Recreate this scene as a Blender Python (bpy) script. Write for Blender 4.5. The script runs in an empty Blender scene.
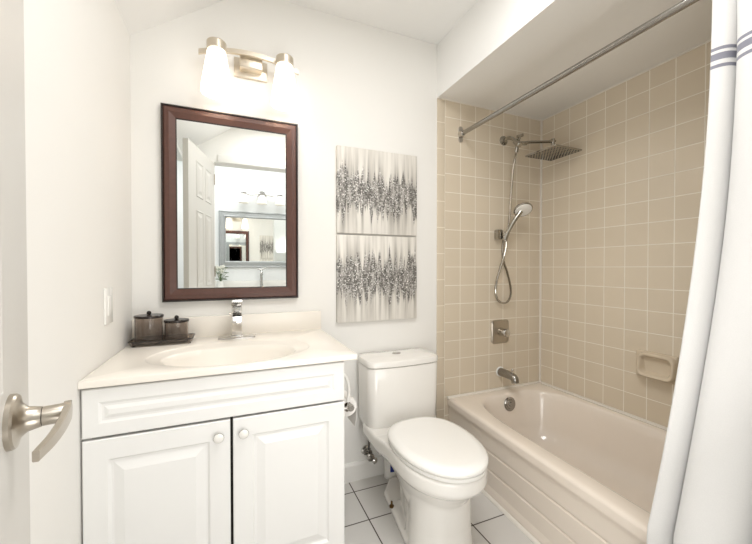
import bpy, bmesh, math, random
from mathutils import Vector, Matrix
C = bpy.context.scene
COL = C.collection
PI = math.pi
random.seed(4)

# ------------------------------------------------------------------ camera
cam = bpy.data.cameras.new('camera')
cam.sensor_width = 36.0
cam.lens = 345.286 / 752 * 36
cam.clip_start = 0.02
co = bpy.data.objects.new('camera', cam)
COL.objects.link(co)
co.location = (-1.917, -1.7277, 1.128)
co.rotation_euler = (PI / 2 - 0.01268, 0, -0.3943)
C.camera = co

# ------------------------------------------------------------------ world, light, exposure
w = bpy.data.worlds.new('world')
w.use_nodes = True
w.node_tree.nodes['Background'].inputs[0].default_value = (1, 0.97, 0.93, 1)
w.node_tree.nodes['Background'].inputs[1].default_value = 0.3
C.world = w

def area(name, loc, rot, sx, sy, power, col):
    l = bpy.data.lights.new(name, 'AREA')
    l.shape = 'RECTANGLE'; l.size = sx; l.size_y = sy; l.energy = power; l.color = col
    o = bpy.data.objects.new(name, l); COL.objects.link(o)
    o.location = loc; o.rotation_euler = rot
    return o
area('bathroom_ceiling_fill', (-1.40, -1.12, 2.40), (0, 0, 0), 0.7, 0.5, 16, (0.995, 0.99, 0.99))  # added area light under the ceiling, no fixture; brightens the room
area('hall_ceiling_fill', (-1.50, -2.22, 2.40), (0, 0, 0), 1.4, 0.6, 12, (0.97, 0.985, 1.0))  # added area light that lifts the hall, no lamp modelled there
area('doorway_side_fill', (-1.16, -1.58, 1.10), (PI / 2 + 0.60, 0, 0.05), 0.30, 1.0, 2.8, (1.0, 0.995, 0.985))  # added fill beside the doorway, tilted up towards ceiling and alcove
area('low_doorway_fill', (-1.55, -1.66, 0.66), (PI / 2 + 0.1, 0, -0.1), 0.7, 0.5, 6.0, (1.0, 0.99, 0.975))  # added low fill in the opening, brightens cabinet fronts, toilet and apron

area('side_hall_light', (-2.62, -1.75, 2.40), (0, 0, 0), 0.3, 0.7, 7, (0.95, 0.975, 1.0))

C.view_settings.view_transform = 'Standard'
C.view_settings.look = 'None'
C.view_settings.gamma = 1
C.view_settings.use_curve_mapping = False
C.view_settings.exposure = -0.06

# ------------------------------------------------------------------ materials
def lin(c):
    return tuple(((v / 255) / 12.92 if v / 255 <= 0.04045 else ((v / 255 + 0.055) / 1.055) ** 2.4) for v in c) + (1,)

def mat(name, col, rough=0.5, metal=0.0, noise=0.0, nscale=20, bump=0.0, bscale=200, spec=0.5, coat=0.0, trans=0.0, alpha=1.0, stretch=(1, 1, 1)):
    m = bpy.data.materials.new(name); m.use_nodes = True
    nt = m.node_tree; b = nt.nodes['Principled BSDF']
    b.inputs['Base Color'].default_value = lin(col)
    b.inputs['Roughness'].default_value = rough
    b.inputs['Metallic'].default_value = metal
    b.inputs['Specular IOR Level'].default_value = spec
    b.inputs['Coat Weight'].default_value = coat
    b.inputs['Transmission Weight'].default_value = trans
    tc = nt.nodes.new('ShaderNodeTexCoord')
    mp = nt.nodes.new('ShaderNodeMapping'); mp.inputs['Scale'].default_value = stretch
    nt.links.new(tc.outputs['Object'], mp.inputs['Vector'])
    if noise:
        n = nt.nodes.new('ShaderNodeTexNoise'); n.inputs['Scale'].default_value = nscale; n.inputs['Detail'].default_value = 4
        nt.links.new(mp.outputs[0], n.inputs['Vector'])
        mx = nt.nodes.new('ShaderNodeMix'); mx.data_type = 'RGBA'
        l = lin(col)
        mx.inputs['A'].default_value = tuple(v * (1 - noise) for v in l[:3]) + (1,)
        mx.inputs['B'].default_value = tuple(min(1, v * (1 + noise)) for v in l[:3]) + (1,)
        nt.links.new(n.outputs['Fac'], mx.inputs['Factor'])
        nt.links.new(mx.outputs['Result'], b.inputs['Base Color'])
    if bump:
        n2 = nt.nodes.new('ShaderNodeTexNoise'); n2.inputs['Scale'].default_value = bscale; n2.inputs['Detail'].default_value = 3
        nt.links.new(mp.outputs[0], n2.inputs['Vector'])
        bp = nt.nodes.new('ShaderNodeBump'); bp.inputs['Strength'].default_value = bump; bp.inputs['Distance'].default_value = 0.002
        nt.links.new(n2.outputs['Fac'], bp.inputs['Height']); nt.links.new(bp.outputs[0], b.inputs['Normal'])
    return m

def math_node(nt, op, a, b=None, c=None):
    n = nt.nodes.new('ShaderNodeMath'); n.operation = op
    for i, v in enumerate((a, b, c)):
        if v is None: continue
        if isinstance(v, (int, float)): n.inputs[i].default_value = v
        else: nt.links.new(v, n.inputs[i])
    return n.outputs[0]

def smooth(nt, v, a, b, to0=0, to1=1):
    n = nt.nodes.new('ShaderNodeMapRange'); n.interpolation_type = 'SMOOTHSTEP'
    nt.links.new(v, n.inputs['Value'])
    n.inputs['From Min'].default_value = a; n.inputs['From Max'].default_value = b
    n.inputs['To Min'].default_value = to0; n.inputs['To Max'].default_value = to1
    return n.outputs['Result']

def mix(nt, f, a, b):
    n = nt.nodes.new('ShaderNodeMix'); n.data_type = 'RGBA'
    for s, v in (('Factor', f), ('A', a), ('B', b)):
        if isinstance(v, (int, float, tuple)): n.inputs[s].default_value = v
        else: nt.links.new(v, n.inputs[s])
    return n.outputs['Result']

def tile_mat(name, au, u0, su, av, v0, sv, gw, tcol, gcol, rough, var=0.018):
    """rectangular tiles with joints gw wide, measured in the room's own coordinates"""
    m = bpy.data.materials.new(name); m.use_nodes = True
    nt = m.node_tree; b = nt.nodes['Principled BSDF']
    g = nt.nodes.new('ShaderNodeNewGeometry'); s = nt.nodes.new('ShaderNodeSeparateXYZ')
    nt.links.new(g.outputs['Position'], s.inputs[0])
    def dist(ax, o, p):
        q = math_node(nt, 'SUBTRACT', s.outputs['XYZ'.index(ax)], o)
        return math_node(nt, 'PINGPONG', q, p / 2), math_node(nt, 'FLOOR', math_node(nt, 'DIVIDE', q, p))
    du, iu = dist(au, u0, su); dv, iv = dist(av, v0, sv)
    d = math_node(nt, 'MINIMUM', du, dv)
    f = smooth(nt, d, gw / 2 - 0.0006, gw / 2 + 0.0006)
    cb = nt.nodes.new('ShaderNodeCombineXYZ'); nt.links.new(iu, cb.inputs[0]); nt.links.new(iv, cb.inputs[1])
    wn = nt.nodes.new('ShaderNodeTexWhiteNoise'); nt.links.new(cb.outputs[0], wn.inputs['Vector'])
    t = lin(tcol)
    tc = mix(nt, wn.outputs['Value'], tuple(v * (1 - var) for v in t[:3]) + (1,), tuple(v * (1 + var) for v in t[:3]) + (1,))
    nt.links.new(mix(nt, f, lin(gcol), tc), b.inputs['Base Color'])
    nt.links.new(smooth(nt, d, gw / 2 - 0.0006, gw / 2 + 0.0006, 0.75, rough), b.inputs['Roughness'])
    h = smooth(nt, d, gw / 2 - 0.001, gw / 2 + 0.0025)
    n2 = nt.nodes.new('ShaderNodeTexNoise'); n2.inputs['Scale'].default_value = 9
    nt.links.new(g.outputs['Position'], n2.inputs['Vector'])
    h = math_node(nt, 'ADD', h, math_node(nt, 'MULTIPLY', n2.outputs['Fac'], 0.5))
    bp = nt.nodes.new('ShaderNodeBump'); bp.inputs['Strength'].default_value = 0.35; bp.inputs['Distance'].default_value = 0.0015
    nt.links.new(h, bp.inputs['Height']); nt.links.new(bp.outputs[0], b.inputs['Normal'])
    return m

def emit_mat(name, col, strength, back=None):
    m = bpy.data.materials.new(name); m.use_nodes = True
    b = m.node_tree.nodes['Principled BSDF']
    b.inputs['Base Color'].default_value = lin(back or col)
    b.inputs['Roughness'].default_value = 0.35
    b.inputs['Emission Color'].default_value = lin(col)
    b.inputs['Emission Strength'].default_value = strength
    return m

M = dict(
    wall=mat('painted_wall', (238, 236, 231), 0.75, noise=0.012, nscale=3, bump=0.04, bscale=300),
    ceiling=mat('painted_ceiling', (244, 243, 240), 0.85, bump=0.05, bscale=250),
    alcove=mat('alcove_ceiling_paint', (240, 237, 231), 0.7, bump=0.03, bscale=250),
    hallwall=mat('hall_paint', (238, 239, 238), 0.75, bump=0.03, bscale=300),
    trim=mat('white_trim', (238, 236, 231), 0.4, bump=0.02, bscale=80),
    caulk=mat('white_caulk', (236, 230, 220), 0.5, bump=0.05, bscale=200),
    cabinet=mat('white_lacquer', (241, 240, 237), 0.38, noise=0.01, nscale=6, bump=0.02, bscale=120),
    dark=mat('door_gap_shade', (40, 36, 32), 0.9, bump=0.05),
    marble=mat('cultured_marble', (243, 237, 227), 0.25, noise=0.004, nscale=5, coat=0.15),
    door=mat('door_paint', (203, 200, 194), 0.45, bump=0.05, bscale=150),
    nickel=mat('brushed_nickel', (186, 178, 166), 0.3, 1.0, noise=0.05, nscale=60, bump=0.05, bscale=300, stretch=(1, 1, 12)),
    steel=mat('rod_steel', (158, 155, 150), 0.2, 1.0, noise=0.04, nscale=40),
    darkchrome=mat('shower_chrome', (172, 168, 160), 0.14, 1.0, noise=0.04, nscale=40),
    chrome=mat('chrome', (205, 203, 200), 0.1, 1.0, noise=0.02, nscale=15),
    satin=mat('satin_nickel', (216, 206, 190), 0.3, 1.0, noise=0.04, nscale=40),
    gap=mat('dark_recess', (32, 30, 28), 0.7, bump=0.05),
    mahogany=mat('mahogany_veneer', (86, 55, 45), 0.42, noise=0.22, nscale=26, stretch=(2.5, 2.5, 2.5), bump=0.03, bscale=90),
    blackwood=mat('black_bead', (38, 27, 23), 0.35, noise=0.2, nscale=30),
    mirror=mat('mirror_glass', (244, 246, 244), 0.01, 1.0, noise=0.003),
    silverframe=mat('silver_frame', (176, 178, 178), 0.4, 0.3, noise=0.1, nscale=40),
    porcelain=mat('porcelain', (240, 237, 231), 0.1, coat=0.4, noise=0.008, nscale=3),
    plasticw=mat('white_plastic', (243, 241, 236), 0.22, coat=0.15, noise=0.008, nscale=4),
    tub=mat('almond_enamel', (239, 228, 215), 0.14, coat=0.35, noise=0.01, nscale=3),
    ceramic=mat('beige_ceramic', (214, 199, 176), 0.22, coat=0.2, noise=0.03, nscale=9),
    paper=mat('tissue_paper', (246, 243, 238), 0.95, bump=0.3, bscale=250),
    card=mat('cardboard', (130, 112, 92), 0.9, noise=0.1),
    blue=mat('blue_label', (34, 52, 140), 0.4, noise=0.08, nscale=40),
    rubber=mat('nozzle_rubber', (86, 84, 80), 0.7, bump=0.1),
    brass=mat('aged_brass', (120, 96, 62), 0.35, 1.0, noise=0.2, nscale=90),
    blacklid=mat('dark_lid', (44, 38, 35), 0.25, 0.4, noise=0.1, nscale=30),
    leaf=mat('leaf_green', (96, 118, 74), 0.6, noise=0.25, nscale=60),
    petal=mat('white_petal', (240, 238, 228), 0.7, noise=0.05, nscale=40),
    shade=emit_mat('lit_frosted_glass', (255, 246, 236), 1.7),
    hallshade=emit_mat('hall_frosted_glass', (255, 250, 240), 0.15),
)
TS = 0.110
M['tile_back'] = tile_mat('beige_tile_shower_wall', 'X', -0.7626, TS, 'Z', 2.0122, TS, 0.0036, (219, 206, 185), (243, 237, 224), 0.2)
M['tile_side'] = tile_mat('beige_tile_long_wall', 'Y', -0.1064, TS, 'Z', 2.0122, TS, 0.0036, (219, 206, 185), (243, 237, 224), 0.16)
M['tile_trim'] = tile_mat('beige_bullnose', 'Y', 0.5, 1.0, 'Z', 1.975, 0.153, 0.003, (217, 204, 183), (240, 232, 217), 0.2)
M['tile_floor'] = tile_mat('pale_grey_floor_tile', 'X', -1.357, 0.2035, 'Y', -0.095, 0.2065, 0.0054, (211, 208, 203), (70, 60, 50), 0.22, 0.02)

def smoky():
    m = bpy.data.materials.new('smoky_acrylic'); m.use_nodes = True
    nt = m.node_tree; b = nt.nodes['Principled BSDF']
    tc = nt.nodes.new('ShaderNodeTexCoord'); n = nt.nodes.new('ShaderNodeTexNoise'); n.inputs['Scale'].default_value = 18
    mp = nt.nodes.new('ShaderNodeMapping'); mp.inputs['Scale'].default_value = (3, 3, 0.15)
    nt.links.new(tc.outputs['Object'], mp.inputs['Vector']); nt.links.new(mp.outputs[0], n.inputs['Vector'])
    nt.links.new(mix(nt, n.outputs['Fac'], lin((170, 156, 146)), lin((240, 232, 224))), b.inputs['Base Color'])  # pale vertical streaks are highlights painted into the glass colour
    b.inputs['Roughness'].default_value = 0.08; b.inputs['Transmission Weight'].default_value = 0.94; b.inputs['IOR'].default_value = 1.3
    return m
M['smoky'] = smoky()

def art_mat(name, seed, top, bot):
    """cream canvas, a band of grey glittering vertical strokes between heights top and bot"""
    m = bpy.data.materials.new(name); m.use_nodes = True
    nt = m.node_tree; b = nt.nodes['Principled BSDF']
    tc = nt.nodes.new('ShaderNodeTexCoord'); s = nt.nodes.new('ShaderNodeSeparateXYZ'); nt.links.new(tc.outputs['Object'], s.inputs[0])
    x, z = s.outputs['X'], s.outputs['Z']
    def noise(sx, sz, scale, det, off):
        cb = nt.nodes.new('ShaderNodeCombineXYZ')
        nt.links.new(math_node(nt, 'MULTIPLY_ADD', x, sx, off), cb.inputs[0]); nt.links.new(math_node(nt, 'MULTIPLY', z, sz), cb.inputs[1])
        cb.inputs[2].default_value = seed * 3.7
        n = nt.nodes.new('ShaderNodeTexNoise'); n.inputs['Scale'].default_value = scale; n.inputs['Detail'].default_value = det
        nt.links.new(cb.outputs[0], n.inputs['Vector']); return n.outputs['Fac']
    jag1 = noise(1, 0.02, 60, 6, 0); jag2 = noise(1, 0.02, 52, 6, 9)
    t = math_node(nt, 'MULTIPLY_ADD', jag1, 0.36, top - 0.18)
    lo = math_node(nt, 'MULTIPLY_ADD', jag2, 0.36, bot - 0.18)
    a1 = math_node(nt, 'SUBTRACT', t, z); a2 = math_node(nt, 'SUBTRACT', z, lo)
    band = math_node(nt, 'MULTIPLY', smooth(nt, a1, -0.01, 0.035), smooth(nt, a2, -0.01, 0.035))
    faint = math_node(nt, 'MULTIPLY', smooth(nt, a1, -0.13, 0.04), smooth(nt, a2, -0.13, 0.04))
    streak = noise(1, 0.05, 38, 4, 3); fine = noise(1, 0.8, 130, 5, 5); mid = noise(1, 0.22, 50, 4, 1)
    ground = mix(nt, smooth(nt, streak, 0.35, 0.7), lin((232, 228, 220)), lin((208, 203, 194)))
    ground = mix(nt, math_node(nt, 'MULTIPLY', faint, smooth(nt, streak, 0.42, 0.66, 0, 0.85)), ground, lin((158, 154, 147)))
    grit = math_node(nt, 'ADD', math_node(nt, 'MULTIPLY', fine, 0.5), math_node(nt, 'MULTIPLY', mid, 0.5))
    stroke = mix(nt, smooth(nt, grit, 0.40, 0.62), lin((80, 77, 72)), lin((190, 186, 180)))
    vo = nt.nodes.new('ShaderNodeTexVoronoi'); vo.inputs['Scale'].default_value = 150
    nt.links.new(tc.outputs['Object'], vo.inputs['Vector'])
    sc = nt.nodes.new('ShaderNodeSeparateColor'); nt.links.new(vo.outputs['Color'], sc.inputs[0])
    sparkle = math_node(nt, 'MULTIPLY', math_node(nt, 'GREATER_THAN', sc.outputs[0], 0.80), math_node(nt, 'LESS_THAN', vo.outputs['Distance'], 0.45))
    stroke = mix(nt, math_node(nt, 'MULTIPLY', sparkle, 0.85), stroke, lin((248, 246, 242)))
    cover = math_node(nt, 'MULTIPLY', band, smooth(nt, mid, 0.15, 0.45, 0.65, 1.0))
    nt.links.new(mix(nt, cover, ground, stroke), b.inputs['Base Color'])
    b.inputs['Roughness'].default_value = 0.6
    bp = nt.nodes.new('ShaderNodeBump'); bp.inputs['Strength'].default_value = 0.3; bp.inputs['Distance'].default_value = 0.002
    nt.links.new(fine, bp.inputs['Height']); nt.links.new(bp.outputs[0], b.inputs['Normal'])
    return m

def curtain_mat():
    m = bpy.data.materials.new('white_waffle_fabric'); m.use_nodes = True
    nt = m.node_tree; b = nt.nodes['Principled BSDF']
    tc = nt.nodes.new('ShaderNodeTexCoord'); s = nt.nodes.new('ShaderNodeSeparateXYZ'); nt.links.new(tc.outputs['UV'], s.inputs[0])
    z = s.outputs['Y']
    out = None
    for a, c in ((1.7345, 1.7435), (1.7075, 1.7265), (1.686, 1.6955)):
        k = math_node(nt, 'MULTIPLY', math_node(nt, 'GREATER_THAN', z, a), math_node(nt, 'LESS_THAN', z, c))
        out = k if out is None else math_node(nt, 'ADD', out, k)
    n = nt.nodes.new('ShaderNodeTexNoise'); n.inputs['Scale'].default_value = 400; nt.links.new(tc.outputs['Object'], n.inputs['Vector'])
    white = mix(nt, n.outputs['Fac'], lin((214, 213, 211)), lin((222, 221, 219)))
    nt.links.new(mix(nt, out, white, lin((132, 132, 143))), b.inputs['Base Color'])
    b.inputs['Roughness'].default_value = 0.9
    b.inputs['Sheen Weight'].default_value = 0.15
    bp = nt.nodes.new('ShaderNodeBump'); bp.inputs['Strength'].default_value = 0.15; bp.inputs['Distance'].default_value = 0.001
    nt.links.new(n.outputs['Fac'], bp.inputs['Height']); nt.links.new(bp.outputs[0], b.inputs['Normal'])
    return m
M['curtain'] = curtain_mat()

# ------------------------------------------------------------------ mesh helpers (all take room coordinates)
def new(): return bmesh.new()

def off(p):
    v = Vector((0, 0, 0))
    while p: v += p.location; p = p.parent
    return v

def obj(name, bm, m, parent=None, sm=True, angle=35, recalc=True):
    if recalc: bmesh.ops.recalc_face_normals(bm, faces=bm.faces[:])
    o = off(parent) if parent else Vector((0, 0, 0))
    if o.length: bmesh.ops.translate(bm, verts=bm.verts[:], vec=-o)
    me = bpy.data.meshes.new(name)
    if sm:
        for f in bm.faces: f.smooth = True
        lim = math.radians(angle)
        for e in bm.edges:
            if len(e.link_faces) == 2 and e.calc_face_angle(0) > lim: e.smooth = False
    bm.to_mesh(me); bm.free()
    me.materials.append(M[m] if isinstance(m, str) else m)
    ob = bpy.data.objects.new(name, me); COL.objects.link(ob)
    if parent: ob.parent = parent
    return ob

def thing(name, label, cat, loc, group=None):
    o = bpy.data.objects.new(name, None); COL.objects.link(o)
    o.location = loc; o.empty_display_size = 0.05
    o['label'] = label; o['category'] = cat
    if group: o['group'] = group
    return o

def tag(o, label, cat, group=None):
    o['label'] = label; o['category'] = cat
    if group: o['group'] = group
    return o

def struct(name, bm, m, **k):
    o = obj(name, bm, m, **k); o['kind'] = 'structure'; return o

def box(bm, x0, x1, y0, y1, z0, z1, bev=0.0, seg=2):
    r = bmesh.ops.create_cube(bm, size=1)
    vs = r['verts']
    for v in vs: v.co = ((x0 + x1) / 2 + v.co.x * (x1 - x0), (y0 + y1) / 2 + v.co.y * (y1 - y0), (z0 + z1) / 2 + v.co.z * (z1 - z0))
    if bev:
        es = list({e for v in vs for e in v.link_edges})
        bmesh.ops.bevel(bm, geom=es, offset=bev, segments=seg, affect='EDGES', profile=0.5)

def boxes(*bs, bev=0.0):
    bm = new()
    for b in bs: box(bm, *b, bev=bev)
    return bm

def loft(bm, rings, cap0=True, cap1=True, closed=True, ring_loop=False):
    vr = [[bm.verts.new(p) for p in r] for r in rings]
    n = len(vr[0]); pairs = list(zip(vr, vr[1:]))
    if ring_loop: pairs.append((vr[-1], vr[0]))
    for a, b in pairs:
        for i in range(n if closed else n - 1):
            j = (i + 1) % n
            try: bm.faces.new((a[i], a[j], b[j], b[i]))
            except ValueError: pass
    if not ring_loop:
        if cap0: bm.faces.new(vr[0][::-1])
        if cap1: bm.faces.new(vr[-1])
    return vr

def basis(d):
    d = Vector(d).normalized()
    a = Vector((0, 0, 1)) if abs(d.z) < 0.9 else Vector((1, 0, 0))
    u = d.cross(a).normalized()
    return u, d.cross(u).normalized()

def cyl(bm, p0, p1, r0, r1=None, n=24, cap=True):
    p0, p1 = Vector(p0), Vector(p1); r1 = r0 if r1 is None else r1
    u, v = basis(p1 - p0)
    loft(bm, [[p + (u * math.cos(2 * PI * i / n) + v * math.sin(2 * PI * i / n)) * r for i in range(n)] for p, r in ((p0, r0), (p1, r1))], cap, cap)

def revolve(bm, p0, d, prof, n=32, cap0=True, cap1=True):
    """profile of (distance along d, radius)"""
    p0 = Vector(p0); d = Vector(d).normalized(); u, v = basis(d)
    loft(bm, [[p0 + d * h + (u * math.cos(2 * PI * i / n) + v * math.sin(2 * PI * i / n)) * max(r, 1e-4) for i in range(n)] for h, r in prof], cap0, cap1)

def catmull(pts, k=8):
    P = [Vector(p) for p in pts]
    P = [P[0] * 2 - P[1]] + P + [P[-1] * 2 - P[-2]]
    out = []
    for i in range(1, len(P) - 2):
        a, b, c, d = P[i - 1:i + 3]
        for j in range(k):
            t = j / k
            out.append(0.5 * ((2 * b) + (c - a) * t + (2 * a - 5 * b + 4 * c - d) * t * t + (3 * b - a - 3 * c + d) * t ** 3))
    out.append(P[-2]); return out

def tube(bm, pts, r, n=12, k=8, curve=True):
    P = catmull(pts, k) if curve else [Vector(p) for p in pts]
    u = None; rings = []
    for i, p in enumerate(P):
        d = (P[min(i + 1, len(P) - 1)] - P[max(i - 1, 0)]).normalized()
        if u is None: u, v = basis(d)
        u = (u - d * u.dot(d)).normalized(); v = d.cross(u)
        rr = r(i / (len(P) - 1)) if callable(r) else r
        rings.append([p + (u * math.cos(2 * PI * a / n) + v * math.sin(2 * PI * a / n)) * rr for a in range(n)])
    loft(bm, rings)

def sphere(bm, c, r, sx=1, sy=1, sz=1, n=16):
    m = Matrix.Translation(c) @ Matrix.Diagonal((sx, sy, sz, 1))
    bmesh.ops.create_uvsphere(bm, u_segments=n, v_segments=n // 2, radius=r, matrix=m)

def rrect(x0, x1, y0, y1, r, z, k=6):
    r = min(r, (x1 - x0) / 2 - 1e-4, (y1 - y0) / 2 - 1e-4)
    out = []
    for cx, cy, a in ((x1 - r, y1 - r, 0), (x0 + r, y1 - r, PI / 2), (x0 + r, y0 + r, PI), (x1 - r, y0 + r, 1.5 * PI)):
        for i in range(k + 1):
            t = a + PI / 2 * i / k
            out.append((cx + r * math.cos(t), cy + r * math.sin(t), z))
    return out

def rects(bm, rings, cap=True, first_cap=False):
    """nested rectangles on a plane facing -y: (x0, x1, z0, z1, y)"""
    loft(bm, [[(a, y, c), (b, y, c), (b, y, d), (a, y, d)] for a, b, c, d, y in rings], first_cap, cap)

def frame(bm, x0, x1, z0, z1, prof):
    """mitred picture frame: profile of (inset, y)"""
    loft(bm, [[(x0 + i, y, z0 + i), (x1 - i, y, z0 + i), (x1 - i, y, z1 - i), (x0 + i, y, z1 - i)] for i, y in prof], ring_loop=True)

# ------------------------------------------------------------------ the room
XL, XS, ZF, ZS, ZA = -2.305, -0.815, 2.419, 2.092, 2.113     # left wall, soffit face, flat ceiling, low ceiling edge, alcove ceiling
XB = -1.835                                                # where the sloped ceiling meets the flat one
YD, YH = -1.64, -2.70                                      # doorway wall, far wall of the hall
struct('floor', boxes((-2.9, 0.1, -2.8, 0.1, -0.1, 0.0)), 'tile_floor')
struct('wall_back', boxes((-2.4, 0.1, 0.0, 0.1, 0.0, 2.5)), 'wall')
struct('wall_left', boxes((-2.4, XL, -1.20, 0.0, 0.0, 2.2), (-2.4, XL, YD, -1.20, 2.06, 2.5)), 'wall')
struct('wall_right', boxes((0.0, 0.1, YD, 0.0, 0.0, 2.5)), 'tile_side')
struct('wall_shower', boxes((-0.7626, 0.0, -0.006, 0.0, 0.0, ZA)), 'tile_back')
struct('trim_1', boxes((XS, -0.7626, -0.006, 0.0, 0.0, ZA), bev=0.002), 'tile_trim')
struct('wall_front', boxes((-2.16, -2.06, YD - 0.12, YD, 0, 2.5), (-2.4, -2.16, YD - 0.12, YD, 2.06, 2.5), (-1.34, 0.1, YD - 0.12, YD, 0, 2.5), (-2.06, -1.34, YD - 0.12, YD, 2.05, 2.5)), 'wall')
struct('wall_tub_end', boxes((XS, 0.0, YD, -1.545, 0, ZA)), 'tile_back')
bm = new()
sl = (ZF - ZS) / (XB - XL)
loft(bm, [[(XL - 0.1, y, ZS - sl * 0.1), (XB, y, ZF), (XB, y, ZF + 0.1), (XL - 0.1, y, ZF + 0.1)] for y in (0.0, YD - 0.001)])
struct('ceiling_slope', bm, 'ceiling', sm=False)
struct('ceiling', boxes((XB, 0.1, YD, 0.1, ZF, ZF + 0.1)), 'ceiling')
struct('ceiling_hall', boxes((-2.9, 0.1, -2.8, YD - 0.12, ZF, ZF + 0.1), (-2.9, -2.4, YD - 0.12, -1.10, ZF, ZF + 0.1)), 'ceiling')
bm = boxes((XS, 0.0, YD, 0.0, ZA, ZF))
bulk = struct('ceiling_soffit', bm, 'ceiling')
bulk.data.materials.append(M['alcove'])
for p in bulk.data.polygons:
    if p.normal.z < -0.9: p.material_index = 1
struct('wall_hall', boxes((-2.9, 0.1, YH - 0.1, YH, 0, 2.5)), 'hallwall')
struct('wall_hall_left', boxes((-2.9, -2.8, YH, -1.10, 0, 2.5)), 'hallwall')
struct('wall_hall_right', boxes((0.0, 0.1, YH, YD - 0.12, 0, 2.5)), 'hallwall')
struct('wall_hall_return', boxes((-2.8, -2.4, -1.20, -1.10, 0, 2.5)), 'hallwall')
# caulk beads
bm = new()
box(bm, -0.009, 0.0, -0.015, -0.006, 0.36, ZA); struct('trim_2', bm, 'caulk')
bm = new()
box(bm, -0.018, 0.0, -1.52, -0.006, 0.350, 0.366, bev=0.004); box(bm, -0.745, -0.018, -0.022, -0.006, 0.350, 0.366, bev=0.004)
struct('trim_3', bm, 'caulk')
struct('trim_4', boxes((-0.006, 0.0, -1.545, -0.006, ZA - 0.006, ZA), (XS, -0.006, -0.012, -0.006, ZA - 0.005, ZA)), 'caulk')
# baseboard with an eased top
bm = new()
loft(bm, [[(x, 0, 0), (x, -0.014, 0), (x, -0.014, 0.082), (x, -0.008, 0.094), (x, 0, 0.096)] for x in (-1.52, -0.80)])
struct('baseboard_back', bm, 'trim', sm=False)
# doorway casing on the bathroom side
bm = new()
box(bm, -1.34, -1.275, YD, YD + 0.014, 0, 2.05, bev=0.003); box(bm, -2.03, -1.275, YD, YD + 0.014, 2.05, 2.115, bev=0.003)
struct('trim_5', bm, 'trim')

# ------------------------------------------------------------------ open door with its lever handle
H = Vector((-2.06, -1.63, 0)); D = Vector((-0.2346, 0.9721, 0)).normalized(); N = Vector((D.y, -D.x, 0))
LW = 0.592
def P(t, l, z): return H + D * t + N * l + Vector((0, 0, z))
bm = new()
T = 0.036
loft(bm, [[P(a, l, z) for a, z in ((0, 0.01), (LW, 0.01), (LW, 2.035), (0, 2.035))] for l in (-T, 0)])
for side, base in ((0, 0.0), (1, -T)):
    sg = 1 if side == 0 else -1
    for a0, a1 in ((0.085, 0.235), (0.290, 0.435)):
        for z0, z1 in ((0.22, 0.80), (0.98, 1.56), (1.66, 1.93)):
            rr = []
            for i, dep in ((-0.001, 0.0005), (0.006, 0.006), (0.014, 0.0015), (0.03, 0.0015), (0.05, 0.007)):
                rr.append([P(a, base + sg * dep, z) for a, z in ((a0 + i, z0 + i), (a1 - i, z0 + i), (a1 - i, z1 - i), (a0 + i, z1 - i))])
            loft(bm, rr, cap0=False)
door = struct('door_1', bm, 'door', sm=False)
door['label'] = 'cream six-panel bathroom door standing open along the left wall'
ht = 0.4857; hz = 0.9355
bm = new()
revolve(bm, P(ht, 0, hz), N, [(0, 0.034), (0.005, 0.034), (0.0075, 0.032), (0.0085, 0.027), (0.011, 0.021), (0.017, 0.0155), (0.028, 0.0130), (0.0295, 0.0130)], 40)
hd = obj('door_handle', bm, 'nickel', door)
bm = new()
revolve(bm, P(ht, 0.0302, hz), N, [(0, 0.0122), (0.026, 0.0122), (0.028, 0.011)], 32)
path = [P(ht + 0.012, 0.0535, hz), P(ht - 0.012, 0.0545, hz), P(ht - 0.045, 0.053, hz - 0.0015), P(ht - 0.08, 0.048, hz - 0.004), P(ht - 0.112, 0.040, hz - 0.006)]
pp = catmull(path, 8); rings = []
for i, p in enumerate(pp):
    d = (pp[min(i + 1, len(pp) - 1)] - pp[max(i - 1, 0)]).normalized()
    s = d.cross(Vector((0, 0, 1))).normalized()
    t = i / (len(pp) - 1); hh = 0.0115 - 0.0055 * t; ww = 0.0042 - 0.0010 * t
    rings.append([p + s * a + Vector((0, 0, b)) for a, b in ((ww, hh - .001), (ww - .001, hh), (-ww + .001, hh), (-ww, hh - .001), (-ww, -hh + .001), (-ww + .001, -hh), (ww - .001, -hh), (ww, -hh + .001))])
loft(bm, rings)
lev = obj('lever', bm, 'nickel', hd)
bm = new(); cyl(bm, P(ht, 0.0294, hz), P(ht, 0.0304, hz), 0.0118); obj('spindle_gap', bm, 'gap', hd)
for z in (0.25, 1.05, 1.85):
    bm = new(); cyl(bm, P(-0.002, 0.004, z), P(-0.002, 0.004, z + 0.09), 0.006, n=12); obj('hinge', bm, 'nickel', door)

# ------------------------------------------------------------------ light switch on the left wall
sw = thing('light_switch', 'white rocker light switch on the left wall above the counter', 'light switch', (XL, -0.312, 0.94))
bm = new(); box(bm, XL, XL + 0.006, -0.350, -0.274, 0.940, 1.060, bev=0.0025); obj('cover_plate', bm, 'plasticw', sw)
bm = new(); box(bm, XL + 0.004, XL + 0.0085, -0.329, -0.295, 0.967, 1.033, bev=0.0015); obj('rocker', bm, 'plasticw', sw)

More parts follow.
